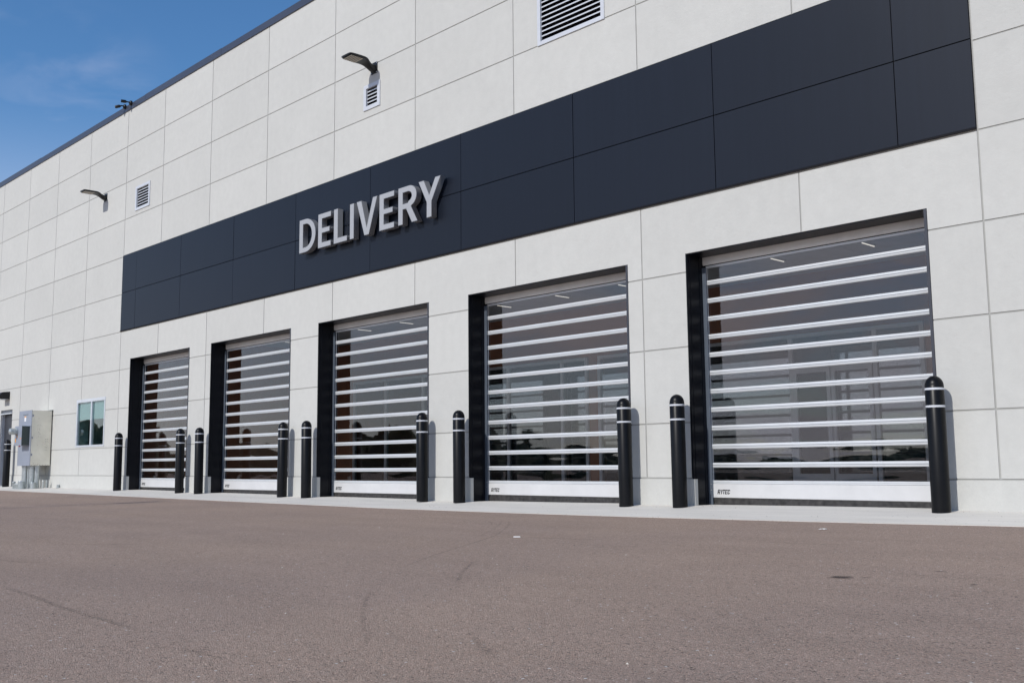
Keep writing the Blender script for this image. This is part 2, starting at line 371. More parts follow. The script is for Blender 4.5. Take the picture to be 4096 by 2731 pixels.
for a, b2 in zip(XG, XG[1:]):
    for c, d in zip(ys, ys[1:]):
        gr.quad((a, d, zasph(a, d)), (b2, d, zasph(b2, d)), (b2, c, zasph(b2, c)), (a, c, zasph(a, c)))
gr.quad((-400, -AW, -.3), (400, -AW, -.3), (400, 300, -.3), (-400, 300, -.3))
asphalt = tag(build('asphalt', gr, ASPH), kind='structure')

def strip(name, pts, w, m, dz=0.003):
    # a worn ribbon lying on the asphalt, faded across and at both ends
    P = [Vector((x, y, 0)) for x, y in pts]; Q = []
    for a, b2 in zip(P, P[1:]):
        for i in range(8): Q.append(a.lerp(b2, i/8))
    Q.append(P[-1])
    for _ in range(6): Q = [Q[0]]+[(Q[i-1]+Q[i]*2+Q[i+1])/4 for i in range(1, len(Q)-1)]+[Q[-1]]
    vs, fs, ed = [], [], []; n = len(Q)
    for i, p in enumerate(Q):
        d = (Q[min(i+1, n-1)]-Q[max(i-1, 0)]).normalized(); s = Vector((-d.y, d.x, 0))
        for k in (-1, -.4, .4, 1):
            q = p+s*w*0.5*k; vs.append((q.x, q.y, zasph(q.x, q.y)+dz)); ed.append((1.0 if abs(k) < .5 else 0.0)*min(1, i/4, (n-1-i)/4))
    for i in range(n-1):
        for k in range(3): fs.append((i*4+k, i*4+k+1, i*4+5+k, i*4+4+k))
    me = bpy.data.meshes.new(name); me.from_pydata(vs, [], fs); at = me.attributes.new('edge', 'FLOAT', 'POINT')
    for k, x in enumerate(ed): at.data[k].value = x
    me.materials.append(m); o = bpy.data.objects.new(name, me); COL.objects.link(o); o.parent = asphalt; return o
MARKS = [([(-8.21, -2.19), (-7.57, -2.79), (-6.64, -3.83), (-6.14, -4.59), (-5.7, -5.3), (-5.31, -5.85), (-5.1, -6.15)], .030),
 ([(-8.45, -2.1), (-8.1, -2.38), (-7.16, -3.39), (-6.6, -4.13)], .025), ([(-8.6, -2.2), (-7.9, -2.7), (-7.3, -3.4)], .02),
 ([(-4.64, -6.63), (-4.22, -6.99), (-3.84, -7.29), (-3.45, -7.56), (-3.17, -7.74)], .026), ([(-5.15, -5.41), (-4.7, -5.94), (-4.16, -6.46)], .035),
 ([(-3.07, -7.32), (-2.82, -7.49), (-2.64, -7.6)], .04), ([(-6.3, -8.04), (-5.6, -8.08), (-5.07, -8.14), (-4.56, -8.15), (-4.12, -8.19)], .045),
 ([(-3.67, -8.24), (-3.45, -8.24), (-3.31, -8.23)], .03), ([(-6.22, -3.96), (-6.12, -3.85), (-5.8, -3.82), (-5.5, -3.77)], .09),
 ([(-8.3, -7.55), (-8.01, -7.5), (-7.75, -7.48), (-7.5, -7.36)], .07), ([(-9.21, -6.82), (-8.84, -6.44), (-8.41, -6.19)], .08), ([(-5.1, -4.3), (-5.03, -4.25), (-4.93, -4.14), (-4.8, -4.0)], .06),
 ([(-8.2, -5.0), (-8.08, -4.96), (-7.96, -4.88), (-7.8, -4.8)], .06), ([(-4.4, -3.3), (-3.9, -3.35), (-3.4, -3.2)], .05)]
for p, w in MARKS: strip('tyre_mark', p, w, TYRE)
strip('oil_stain', [(-2.82, -4.96), (-2.775, -4.965), (-2.70, -4.92)], .10, STAIN, .004)
strip('oil_stain', [(-2.69, -4.91), (-2.62, -4.88)], .03, STAIN, .004)
strip('oil_stain', [(-2.49, -4.47), (-2.42, -4.43)], .035, STAIN, .004)
strip('oil_stain', [(-2.13, -4.88), (-2.08, -4.85)], .035, STAIN, .004)

# ------------------------------------------------------------------ the building
SP = 0.9144; Z9, Z10 = 0.924, 0.2594
JZ = [Z10] + [Z9+SP*k for k in range(0, 9)]          # horizontal joints
JX = [-50.9, -48.6, -46.4, -44.1, -41.8, -39.55, -37.3, -35.05, -32.84, -30.58, -28.36, -26.12, -23.85, -21.84, -19.57, -17.26, -14.936, -12.614, -10.303, -7.996, -5.735, -3.77, -1.5, .8, 3.1, 5.4, 7.7, 10]
DOORS = [(-23.262, -20.290), (-19.340, -16.281), (-15.366, -12.261), (-11.325, -8.231), (-7.316, -4.318)]
ZH = 2.985; ZTOP = 9.165
PAN = (-23.872, -3.777, 3.683, 5.528)
bld = thing('service_building', (-14, 0, 0), 'pale concrete building with navy cladding band and five see-through roller doors', 'building')
HOLES = []
for a, b2 in DOORS: HOLES += [(a, b2, -.4, ZH)]
VENTS = [(-13.80-.205, -13.80+.205, 6.575, 6.965), (-9.16-.60, -9.16+.60, 6.43, 7.42), (-22.885-.36, -22.885+.36, 6.545, 7.075)]
HOLES += [v_ for v_ in VENTS]
WIN = (-26.37, -24.60, .97, 2.16); ENT = (-32.16, -31.18, -.4, 2.15)
HOLES += [WIN, ENT]
GW = 0.009; GD = 0.008
xs = sorted(set([-52, 12] + [round(x+s_, 4) for x in JX for s_ in (-GW, GW)] + [round(h_[i], 4) for h_ in HOLES for i in (0, 1)] + [PAN[0], PAN[1]]))
zs = sorted(set([-.4, ZTOP] + [round(z+s_, 4) for z in JZ for s_ in (-GW, GW)] + [round(h_[i], 4) for h_ in HOLES for i in (2, 3)] + [PAN[2], PAN[3]]))
def level(x, z):
    for h_ in HOLES:
        if h_[0] < x < h_[1] and h_[2] < z < h_[3]: return None
    if PAN[0] < x < PAN[1] and PAN[2] < z < PAN[3]: return 0.02
    for j in JZ:
        if abs(z-j) < GW: return GD
    if z > Z10:
        for j in JX:
            if abs(x-j) < GW: return GD
        return 0.0
    return -0.014
random.seed(3); TONE = {}
wall = MB(); NX, NZ = len(xs)-1, len(zs)-1
LV = [[level((xs[i]+xs[i+1])/2, (zs[j]+zs[j+1])/2) for j in range(NZ)] for i in range(NX)]
THK = 0.30
for i in range(NX):
    for j in range(NZ):
        l = LV[i][j]; x0, x1, z0, z1 = xs[i], xs[i+1], zs[j], zs[j+1]
        if l is not None:
            key = (sum(1 for q in JX if q < x0+.001), sum(1 for q in JZ if q < z0+.001))
            if key not in TONE: TONE[key] = random.uniform(.965, 1.02)
            wall.quad((x0, l, z0), (x1, l, z0), (x1, l, z1), (x0, l, z1), TONE[key]*(.70 if l == GD else 1))
        if i+1 < NX:
            r_ = LV[i+1][j]
            if l != r_:
                a = THK if l is None else l; c = THK if r_ is None else r_
                wall.quad((x1, a, z0), (x1, c, z0), (x1, c, z1), (x1, a, z1))
        if j+1 < NZ:
            u_ = LV[i][j+1]
            if l != u_:
                a = THK if l is None else l; c = THK if u_ is None else u_
                wall.quad((x0, a, z1), (x1, a, z1), (x1, c, z1), (x0, c, z1))
# back side of the front wall with the door openings, end walls and rear
cur = -52.0
for a, b2 in [(ENT[0], ENT[1]), (WIN[0], WIN[1])] + DOORS:
    wall.quad((cur, THK, -.4), (a, THK, -.4), (a, THK, 3.7), (cur, THK, 3.7)); cur = b2
wall.quad((cur, THK, -.4), (12, THK, -.4), (12, THK, 3.7), (cur, THK, 3.7))
wall.quad((-52, THK, 3.7), (12, THK, 3.7), (12, THK, ZTOP), (-52, THK, ZTOP))
for a, b2 in DOORS: wall.quad((a, THK, ZH), (b2, THK, ZH), (b2, THK, 3.7), (a, THK, 3.7))
wall.box(-52, -51.7, THK, 30, -.4, ZTOP); wall.box(11.7, 12, THK, 30, -.4, ZTOP); wall.box(-52, 12, 30, 30.3, -.4, ZTOP)
for a, b2 in DOORS: wall.box(a-.001, a+.045, -.0139, .045, -.4, Z10-GW); wall.box(b2-.034, b2+.001, -.0139, .045, -.4, Z10-GW)
build('wall', wall, WALL, bld)
build('roof', box(-51.7, 11.7, THK, 30, 8.6, 8.8), IDARK, bld)
cop = MB(); seams = [-52, -48.2, -44.5, -40.8, -37.1, -33.4, -29.75, -22.9, -19.2, -15.5, -11.8, -8.1, -4.4, -.7, 3, 7, 12]
for k, (a, b2) in enumerate(zip(seams, seams[1:])):
    dz = 0.008 if k % 2 else 0.0
    cop.xprism([(-.022, 9.148), (-.022, 9.292+dz), (.36, 9.312+dz), (.36, 9.14), (.33, 9.14), (.33, 9.17), (-.01, 9.17), (-.01, 9.148)], a+.003, b2-.003)
build('parapet_coping', cop, COPING, bld)
# cladding
clad = MB(); px = [PAN[0], -23.085, -20.815, -18.49, -16.165, -13.82, -11.475, -9.132, -6.835, -4.573, PAN[1]]; pz = [PAN[2]+.012, 4.607, PAN[3]-.006]
random.seed(11)
for a, b2 in zip(px, px[1:]):
    for c, d in zip(pz, pz[1:]):
        y = -.012+random.uniform(-.0015, .0015)
        clad.box(a+.005, b2-.005, y, .012, c+.006, d-.006, random.uniform(.93, 1.08))
build('metal_cladding', clad, CLAD, bld)
bj = MB().box(PAN[0]+.002, PAN[1]-.002, .006, .018, PAN[2]+.002, PAN[3]-.002); bj.box(PAN[0], PAN[1], -.022, .004, PAN[2]-.006, PAN[2]+.012)
build('cladding_flashing', bj, BLACKJ, bld)

# vents
def vent(x0, x1, z0, z1, nb, fw):
    f = MB(); y0, y1 = -.018, .02
    f.box(x0-.03, x0+fw, y0, y1, z0-.03, z1+.03); f.box(x1-fw, x1+.03, y0, y1, z0-.03, z1+.03)
    f.box(x0+fw, x1-fw, y0+.001, y1, z0-.03, z0+fw*.8); f.box(x0+fw, x1-fw, y0+.001, y1, z1-fw*.8, z1+.03)
    fr = build('louvre_vent', f, VENT, bld, bevel=.002)
    a0, a1, c0, c1 = x0+fw, x1-fw, z0+fw*.8, z1-fw*.8; pch = (c1-c0)/nb
    for k in range(nb):
        zt = c1-k*pch
        bl = MB().xprism([(.012, zt-pch+.004), (.012, zt-pch+.024), (.085, zt-.006), (.085, zt-.012)], a0, a1)
        build('louvre_blade', bl, VENT, fr)
    cv = MB(); cv.quad((x0, .12, z0), (x1, .12, z0), (x1, .12, z1), (x0, .12, z1)); build('vent_cavity', cv, DARK, fr)
    [build('vent_duct', box(e0, e1, .02, .12, c0, c1), DARK, fr) for e0, e1 in ((a0-.02, a0-.001), (a1+.001, a1+.02))]
    return fr
vent(*VENTS[0], 5, .045); vent(*VENTS[1], 13, .03); vent(*VENTS[2], 7, .04)

# roller doors
def text_mesh(name):
    # heavy slanted capitals R Y T E C, drawn stroke by stroke in a 1-high box
    G_ = [(0.0, [[(0, 0), (.2, 0), (.2, 1), (0, 1)], [(.2, .82), (.48, .82), (.56, 1), (.2, 1)], [(.48, .82), (.64, .72), (.64, .93), (.56, 1)], [(.46, .56), (.64, .50), (.64, .72), (.46, .72)], [(.2, .38), (.52, .38), (.64, .50), (.46, .56), (.2, .56)], [(.28, .38), (.46, 0), (.68, 0), (.50, .38)]]),
          (.72, [[(.22, 0), (.42, 0), (.42, .42), (.22, .42)], [(.22, .42), (.34, .50), (.20, 1), (0, 1)], [(.34, .50), (.42, .42), (.66, 1), (.46, 1)]]),
          (1.34, [[(.2, 0), (.4, 0), (.4, .81), (.2, .81)], [(0, .81), (.62, .81), (.62, 1), (0, 1)]]),
          (2.02, [[(0, 0), (.2, 0), (.2, 1), (0, 1)], [(.2, 0), (.52, 0), (.52, .19), (.2, .19)], [(.2, .42), (.40, .42), (.40, .58), (.2, .58)], [(.2, .81), (.58, .81), (.58, 1), (.2, 1)]]),
          (2.66, [[(0, .14), (.2, .2), (.2, .8), (0, .86)], [(0, .14), (.14, 0), (.2, .2)], [(0, .86), (.2, .8), (.14, 1)], [(.14, 0), (.46, 0), (.42, .2), (.2, .2)], [(.14, 1), (.2, .8), (.42, .8), (.46, 1)], [(.46, 0), (.60, .14), (.60, .34), (.42, .34), (.42, .2)], [(.46, 1), (.42, .8), (.42, .66), (.60, .66), (.60, .86)]])]
    vs, fs = [], []
    for x_, polys in G_:
        for pl in polys:
            i = len(vs); vs += [(x_+u+w*.24, w, .001) for u, w in pl]; fs.append(tuple(range(i, i+len(pl))))
    me = bpy.data.meshes.new(name); me.from_pydata(vs, [], fs); return me
SL0, PITCH, SH = 2.679, 0.2229, 0.0595
DNAME = ['farthest', 'fourth', 'middle', 'second', 'nearest']
for di, (a, b2) in enumerate(DOORS):
    zb = zapron((a+b2)/2, 0)-.04
    f = MB()
    f.box(a+.001, a+.018, .002, .40, zb, ZH-.004); f.box(b2-.030, b2-.001, .002, .40, zb, ZH-.004)     # jamb linings
    f.box(a+.0181, b2-.030, .012, .40, ZH-.012, ZH-.002)                                                # soffit
    f.box(a+.0175, a+.023, .05, .06, zb, ZH-.012); f.box(a+.0175, a+.023, .24, .25, zb, ZH-.012)
    fr = build('roller_door', f, JAMB, bld); fr['label'] = 'high speed roller door with clear strips between white slats'
    fl = MB().box(b2-.034, b2-.004, -.004, .002, Z10+.004, ZH-.004); build('edge_flange', fl, FLANGE, fr)
    fl = MB().box(a-.002, a+.012, -.005, .0015, Z10+.004, ZH-.002); build('edge_flange', fl, JAMB, fr)
    for s_, xa, xb in ((0, a+.018, a+.074), (1, b2-.098, b2-.030)):
        g = MB().xprism([(.30, zb), (.395, zb), (.395, 2.84), (.350, 2.84), (.350, 2.838), (.315, 2.838), (.315, 2.84), (.30, 2.84)], xa, xb) if False else MB().box(xa, xb, .30, .315, zb, 2.84)
        gg = build('guide_rail', g, GUIDE, fr, bevel=.002)
        for zz in (.115, .185): build('guide_bolt', MB().lathe([(0, .004), (.006, .003), (.007, 0)], ((xa+xb)/2+.012, .30, zz), 10, 'y'), BOLT, fr)
    hd = MB().xprism([(.33, 2.872), (.322, 2.876), (.318, 2.90), (.318, ZH-.013), (.40, ZH-.013), (.40, 2.872)], a+.019, b2-.032); build('door_header', hd, HEADER, fr)
    build('header_gap', box(a+.019, b2-.032, .331, .39, 2.862, 2.872), DARK, fr)
    xl, xr = a+.060, b2-.045
    tr = MB().xprism([(.328, 2.832), (.328, 2.861), (.35, 2.861), (.35, 2.832)], xl, xr); build('top_rail', tr, SLAT, fr)
    zt = 2.832
    for k in range(12):
        zs0 = SL0-k*PITCH if k < 11 else 0.239
        zbt = zs0 if k < 11 else .239
        pane = MB().box(xl+.012, xr-.012, .339, .342, zbt, zt); build('vision_panel', pane, VISION, fr)
        for e0, e1 in ((xl, xl+.012), (xr-.012, xr)): build('end_clip', box(e0, e1, .332, .346, zbt, zt), SLAT, fr)
        if k < 11:
            z1, z0 = zs0, zs0-SH; zm = (z0+z1)/2
            pr = [(.346, z0+.001), (.334, z0), (.330, z0+.004), (.325, z0+.012), (.324, zm-.0045), (.337, zm-.0038), (.337, zm+.0028), (.324, zm+.0035), (.325, z1-.006), (.331, z1), (.346, z1)]
            sl = MB().xprism(pr, xl, xr); so_ = build('slat', sl, SLAT, fr)
            zt = z0
    br = MB().xprism([(.326, .202), (.322, .206), (.322, .219), (.328, .2205), (.322, .222), (.322, .236), (.326, .239), (.35, .239), (.35, .202)], xl-.01, xr+.01); build('lower_rail', br, SLAT, fr)
    bp = MB().xprism([(.326, .034), (.320, .038), (.320, .195), (.326, .200), (.352, .200), (.352, .034)], xl-.012, xr+.012); build('bottom_panel', bp, WHITE, fr)
    sl = MB().xprism([(.335, zb-.02), (.328, zb+.02), (.330, .032), (.35, .032), (.35, zb-.02)], xl-.012, xr+.012); build('bottom_seal', sl, SEAL, fr)
    me = text_mesh('lettering'); me.materials.append(INK)
    xsz = [v_.co.x for v_ in me.vertices]; k_ = .182/(max(xsz)-min(xsz)); zk = .053/max(v_.co.y for v_ in me.vertices); mn = min(xsz)
    for v_ in me.vertices: v_.co = (a+.129+(v_.co.x-mn)*k_-(-14), .319-v_.co.z, .078+v_.co.y*zk)
    o = bpy.data.objects.new('lettering', me); COL.objects.link(o); o.parent = fr
    # the curtain hangs down to the sagging threshold of its own bay
    dz_ = (-.035, -.045, -.055, -.034, -.010)[di]
    for o in ALLOBJ(fr):
        if o.name.split('.')[0] in ('slat', 'vision_panel', 'end_clip', 'lower_rail', 'bottom_panel', 'bottom_seal', 'lettering'):
            for v_ in o.data.vertices:
                if v_.co.z > 0: v_.co.z += dz_*(1-v_.co.z/2.832)
fr5 = [o for o in S.objects if o.name.startswith('roller_door')]
for o, l_ in zip(fr5, ['farthest', 'second farthest', 'middle', 'second nearest', 'nearest']): o['label'] = l_ + ' roller door, clear strips between white slats'

# window
x0, x1, z0, z1 = WIN; f = MB(); w_ = .05
f.box(x0-.015, x1+.015, -.012, .05, z1-.075, z1+.004); f.box(x0, x1, -.012, .05, z0-.004, z0+.045)
f.box(x0, x0+w_+.02, -.0115, .05, z0+.045, z1-.075); f.box(x1-w_, x1, -.0115, .05, z0+.045, z1-.075); f.box(-25.46, -25.39, -.0115, .05, z0+.045, z1-.075)
wf = build('window', f, FRAMEW, bld, bevel=.003)
for a, b2 in ((x0+w_+.02, -25.46), (-25.39, x1-w_)):
    build('window_pane', box(a, b2, .022, .026, z0+.045, z1-.075), OFFG, wf)
bl = MB()
for k in range(24): zz = z1-.08-k*.018; bl.box(x0+.06, x1-.06, .05, .058, zz-.015, zz)
build('window_blind', bl, FACEP, wf)
rm = MB(); rm.box(-27.5, -24.35, .32, .33, 2.3, 3.0); rm.box(-27.6, -27.5, .3, 3.3, -.1, 3.0); rm.box(-27.6, -24.25, 3.3, 3.4, -.1, 3); rm.box(-27.6, -24.25, .3, 3.4, 2.9, 3.0); rm.box(-27.6, -24.25, .3, 3.4, -.15, -.08)
build('office_interior', rm, mat('office_wall_paint', (0.6, 0.64, 0.62), .8), bld)
# entry door
x0, x1, _, z1 = ENT; f = MB(); f.box(x0, x0+.06, .03, .25, -.1, z1-.002); f.box(x1-.05, x1, .03, .25, -.1, z1-.002); f.box(x0+.06, x1-.05, .03, .25, z1-.11, z1-.002)
ed = build('entry_door', f, DOORF, bld); ed['label'] = 'dark entry door at far left'
build('door_leaf', box(x0+.06, x1-.05, .10, .145, -.1, z1-.11), DOORP, ed)
build('door_drip', box(x0+.02, x1-.01, -.02, .03, z1-.125, z1-.095), FRAMEW, ed)
build('door_edge_strip', box(x0+.05, x0+.062, .02, .10, -.1, z1-.12), FRAMEW, ed)
hd = MB().tube([(x1-.13, .10, 1.0), (x1-.13, .045, 1.0), (x1-.22, .045, 1.0)], .011, 8); build('door_handle', hd, BOLT, ed, smooth=True)
build('weather_box', MB().rbox(-30.45, -30.37, -.012, .0, 1.03, 1.16, .006), FRAMEW, bld)

# interior seen through the door strips
YB = 5.6; CE = 3.66
iw = MB(); iw.box(-24.2, 2, YB+.01, YB+.2, 2.62, CE)
for a, b2 in ((-13.93, -13.65), (-24.2, -22.2), (-6.88, 2)): iw.box(a, b2, YB+.01, YB+.2, -.1, 2.62)
iw.box(-24.25, -24.2, THK+.1, 12, -.1, CE); iw.box(2, 2.1, THK+.1, 12, -.1, CE)
build('interior_wall', iw, IWALL, bld)
fl = MB(); fl.box(-24.25, 2.1, .36, 12.1, -.3, -.05); build('interior_floor', fl, IFLOOR, bld)
ce = MB()
for i in range(22):
    for j in range(10):
        ce.box(-24.2+i*1.2+.008, -24.2+(i+1)*1.2-.008, .42+j*.6+.008, .42+(j+1)*.6-.008, CE, CE+.02, 1)
ce.box(-24.25, 2.1, .3, 12.1, CE+.03, CE+.05)
build('interior_ceiling', ce, ICEIL, bld)
build('rear_partition', MB().box(-24.25, 2.1, 12.0, 12.1, -.1, CE), IDARK, bld)
def storefront(x0, x1, mull, doors, ztr=2.03, zf=2.56):
    f = MB(); m_ = .035
    f.box(x0, x1, YB-.03, YB+.05, zf, zf+.06); f.box(x0, x1, YB-.03, YB+.05, -.05, .03)
    for x in [x0+m_, x1-m_]+mull: f.box(x-m_, x+m_, YB-.031, YB+.051, .03, zf)
    if doors: f.box(doors[0], doors[2], YB-.03, YB+.05, ztr, ztr+.05)
    o = build('glazed_partition', f, IFRAME, bld)
    g = MB().box(x0, x1, YB+.005, YB+.009, .03, zf); build('partition_glass', g, STOREG, o)
    if doors:
        for a, b2, hx in ((doors[0], doors[1], doors[1]-.05), (doors[1], doors[2], doors[1]+.05)):
            d = MB(); w = .075
            d.box(a+.01, a+w, YB-.045, YB-.005, .0, ztr-.01); d.box(b2-w, b2-.01, YB-.045, YB-.005, .0, ztr-.01)
            d.box(a+w, b2-w, YB-.044, YB-.006, ztr-.09, ztr-.01); d.box(a+w, b2-w, YB-.044, YB-.006, 0, .24)
            build('glazed_door', d, IFRAME, o)
            hb = MB().tube([(hx, YB-.05, .44), (hx, YB-.10, .44), (hx, YB-.10, 1.43), (hx, YB-.05, 1.43)], .014, 8); build('pull_handle', hb, BOLT, o, smooth=True)
storefront(-13.65, -6.88, [-12.3, -11.1, -9.235, -7.70], (-9.20, -8.49, -7.745))
storefront(-17.9, -13.93, [-14.66, -16.3], None)
storefront(-22.2, -17.9, [-19.3, -20.8], None)

# ------------------------------------------------------------------ ceiling lights (seen through the top strips)
cl0 = None; where = ['nearest door, right one', 'nearest door, left one', 'between nearest and second door', 'second nearest door, right one', 'second nearest door, middle one', 'second nearest door, left one', 'pier before the middle door', 'middle door, right one', 'middle door, left one', 'second farthest door, right one', 'second farthest door, left one']
for k, (x, wl) in enumerate(zip([-6.96, -8.49, -10.05, -11.62, -13.18, -14.79, -16.4, -18.0, -19.6, -21.2, -22.8], where)):
    lab = 'lit white strip light on the ceiling inside, behind ' + wl
    if cl0 is None:
        cl0 = thing('ceiling_light', (x, 4.05, CE), lab, 'ceiling light', 'strip lights inside')
        build('light_housing', MB().rbox(-.016, .016, -.22, .22, -.03, -.001, .004), FRAMEW, cl0, local=True)
        build('light_tube', MB().box(-.008, .008, -.19, .19, -.04, -.031), STRIP, cl0, local=True)
    else:
        c = copy_tree(cl0, (x, 4.05, CE)); tag(c, lab)

# ------------------------------------------------------------------ DELIVERY sign
def arc(cx, cz, rx, rz, a0, a1, n=14): return [(cx+rx*cos(radians(a0+(a1-a0)*i/n)), cz+rz*sin(radians(a0+(a1-a0)*i/n))) for i in range(n+1)]
ZB_, ZT_ = 4.291, 4.906; HL = ZT_-ZB_
sw, hw = .121, .092
def L_D():
    w = .532; o = [(0, 0)]+[(.20, 0)]+arc(.20, HL/2, w-.20, HL/2, -90, 90, 24)[1:]+[(0, HL)]
    i = [(sw, hw)]+[(.20, hw)]+arc(.20, HL/2, w-.20-sw, HL/2-hw, -90, 90, 24)[1:]+[(sw, HL-hw)]; return [o, i[::-1]]
def L_E(w=.40):
    m = HL/2; return [[(0, 0), (w, 0), (w, hw), (sw, hw), (sw, m-.045), (w-.04, m-.045), (w-.04, m+.043), (sw, m+.043), (sw, HL-hw), (w, HL-hw), (w, HL), (0, HL)]]
def L_L(): return [[(0, 0), (.40, 0), (.40, hw), (sw, hw), (sw, HL), (0, HL)]]
def L_I(): return [[(0, 0), (sw-.004, 0), (sw-.004, HL), (0, HL)]]
def L_V(): return [[(.229, 0), (.355, 0), (.585, HL), (.465, HL), (.293, .135), (.137, HL), (0, HL)]]
def L_R():
    rb = .172
    o = [(0, 0), (.118, 0), (.118, .245), (.205, .245), (.352, 0), (.500, 0), (.330, .268)]+arc(.28, HL-rb, .192, rb, -68, 90, 18)+[(0, HL)]
    i = [(.118, .335), (.25, .335)]+arc(.25, HL-rb, .10, rb-.092, -80, 90, 12)+[(.118, HL-.092)]; return [o, i[::-1]]
def L_Y(): return [[(.205, 0), (.325, 0), (.325, .25), (.545, HL), (.415, HL), (.268, .36), (.132, HL), (0, HL), (.205, .25)]]
sign = thing('wall_sign', (-13.8, -.02, ZB_), 'grey metal DELIVERY letters standing off the navy cladding', 'sign')
def extr(name, loops, x0, yf, yb, m, parent, off=0.0, bev=0.0):
    cu = bpy.data.curves.new(name, 'CURVE'); cu.dimensions = '2D'; cu.fill_mode = 'BOTH'; cu.extrude = (yb-yf)/2; cu.offset = off; cu.bevel_depth = bev
    for lp in loops:
        s_ = cu.splines.new('POLY'); s_.points.add(len(lp)-1); s_.use_cyclic_u = True
        for p, (x, z) in zip(s_.points, lp): p.co = (x, z, 0, 1)
    o = bpy.data.objects.new(name, cu); COL.objects.link(o); dg = bpy.context.evaluated_depsgraph_get()
    me = bpy.data.meshes.new_from_object(o.evaluated_get(dg)); bpy.data.objects.remove(o); bpy.data.curves.remove(cu)
    P = wloc(parent)
    for v_ in me.vertices: c = v_.co.copy(); v_.co = (x0+c.x-P.x, (yf+yb)/2-c.z-P.y, ZB_+c.y-P.z)
    me.materials.clear(); me.materials.append(m); me.update(); o = bpy.data.objects.new(name, me); COL.objects.link(o); o.parent = parent; return o
for ch, x, fn in [('D', -15.805, L_D), ('E', -15.191, L_E), ('L', -14.698, L_L), ('I', -14.214, L_I), ('V', -14.019, L_V), ('E', -13.371, L_E), ('R', -12.861, L_R), ('Y', -12.340, L_Y)]:
    lo = extr('letter', fn(), x, -.150, -.045, LETR, sign)
    extr('letter_face', fn(), x, -.1515, -.1501, LETF, lo, off=-.006)
    for zz, dx in ((.06, .28 if ch in 'VY' else .05), (HL-.06, .06 if ch in 'VY' else .05)):
        build('stud', MB().tube([(x+dx, -.046, ZB_+zz), (x+dx, -.012, ZB_+zz)], .006, 6), BOLT, lo)

# ------------------------------------------------------------------ bollards
def bollard_parts(t_, h=1.345):
    r = .0875; zt = h
    prof = [(0, zt)]+[(r*sin(radians(a)), zt-r*1.12+r*1.12*cos(radians(a))) for a in range(8, 91, 6)]+[(r, zt-.098)]+[(r+.0012, zt-.10), (r+.0012, .0), (r-.01, .0)]
    build('sleeve', MB().lathe(prof, (0, 0, 0), 48), SLEEVE, t_, smooth=True, local=True)
    for zc_ in (zt-.130, zt-.300):
        build('reflective_band', MB().lathe([(r+.0014, zc_-.0105), (r+.0028, zc_-.009), (r+.0028, zc_+.009), (r+.0014, zc_+.0105)], (0, 0, 0), 48), BAND, t_, smooth=True, local=True)
b0 = None; yb = -.19
BL = [(-4.266, 'rightmost bollard, at the right edge of the nearest door'), (-7.365, 'bollard at the left edge of the nearest door'), (-8.185, 'bollard at the right edge of the second nearest door'),
 (-11.33, 'bollard at the left edge of the second nearest door'), (-12.186, 'bollard at the right edge of the middle door'), (-15.40, 'bollard at the left edge of the middle door'),
 (-16.19, 'bollard at the right edge of the second farthest door'), (-19.36, 'bollard at the left edge of the second farthest door'), (-20.20, 'bollard at the right edge of the farthest door'),
 (-23.30, 'bollard at the left edge of the farthest door'), (-30.86, 'far left bollard in front of the dark entry door')]
ZTOPB = [1.266, 1.256, 1.256, 1.243, 1.246, 1.240, 1.240, 1.247, 1.250, 1.253, 1.27]
for (x, l_), zt in zip(BL, ZTOPB):
    z = zapron(x, yb)-.012; z = zt-1.345 if abs(zt-1.345-z) < .05 else z
    lab = 'black ' + l_ + ', two white bands'
    if b0 is None: b0 = thing('bollard', (x, yb, z), lab, 'bollard', 'black bollards guarding the door piers'); bollard_parts(b0)
    else: c = copy_tree(b0, (x, yb, z)); tag(c, lab); c.rotation_euler = (radians(random.uniform(-.35, .35)), radians(random.uniform(-.35, .35)), random.uniform(0, 6))

# ------------------------------------------------------------------ wall lamps
def lamp_parts(t_):
    pl = build('mounting_plate', MB().rbox(-.093, .093, -.012, 0, -.10, .10, .01), LAMPM, t_, local=True, bevel=.002)
    for sx in (-1, 1):
        for sz in (-1, 1): build('bolt', MB().lathe([(0, .006), (.008, .005), (.010, 0)], (sx*.076, -.012, sz*.082), 10, 'y'), BOLT, pl, smooth=True, local=True)
    # swept arm widening into the flat head: (y, z centre, half width, half thickness)
    st = [(-.012, -.015, .062, .070), (-.05, -.012, .058, .060), (-.09, .0, .060, .052), (-.13, .022, .072, .044), (-.17, .046, .092, .036), (-.21, .062, .118, .029), (-.25, .070, .140, .024), (-.30, .072, .156, .021), (-.38, .072, .160, .020), (-.50, .073, .156, .018), (-.57, .074, .146, .016), (-.60, .075, .128, .011)]
    v_, f_ = [], []; n = 20
    for (y, z, hw_, ht) in st:
        for k in range(n):
            th = 2*pi*k/n; c, s2 = cos(th), sin(th); e = .55
            v_.append((hw_*math.copysign(abs(c)**e, c), y, z+ht*math.copysign(abs(s2)**e, s2)))
    for i in range(len(st)-1):
        for k in range(n): k2 = (k+1) % n; f_.append((i*n+k, i*n+k2, (i+1)*n+k2, (i+1)*n+k))
    f_.append(tuple(range(n))[::-1]); f_.append(tuple((len(st)-1)*n+k for k in range(n)))
    m_ = MB(); m_.v, m_.f, m_.tone = v_, f_, [1]*len(f_); hd_ = build('lamp_head', m_, LAMPM, t_, smooth=True, local=True)
    build('led_board', MB().box(-.128, .128, -.575, -.325, .0475, .0515), LEDB, hd_, local=True)
    for k in range(6):
        y = -.345-k*.042; ld = MB()
        for q in range(8): xx = -.108+q*.031; ld.rbox(xx-.0125, xx+.0125, y-.013, y+.013, .0425, .0475, .001)
        build('led_row', ld, LED, hd_, local=True)
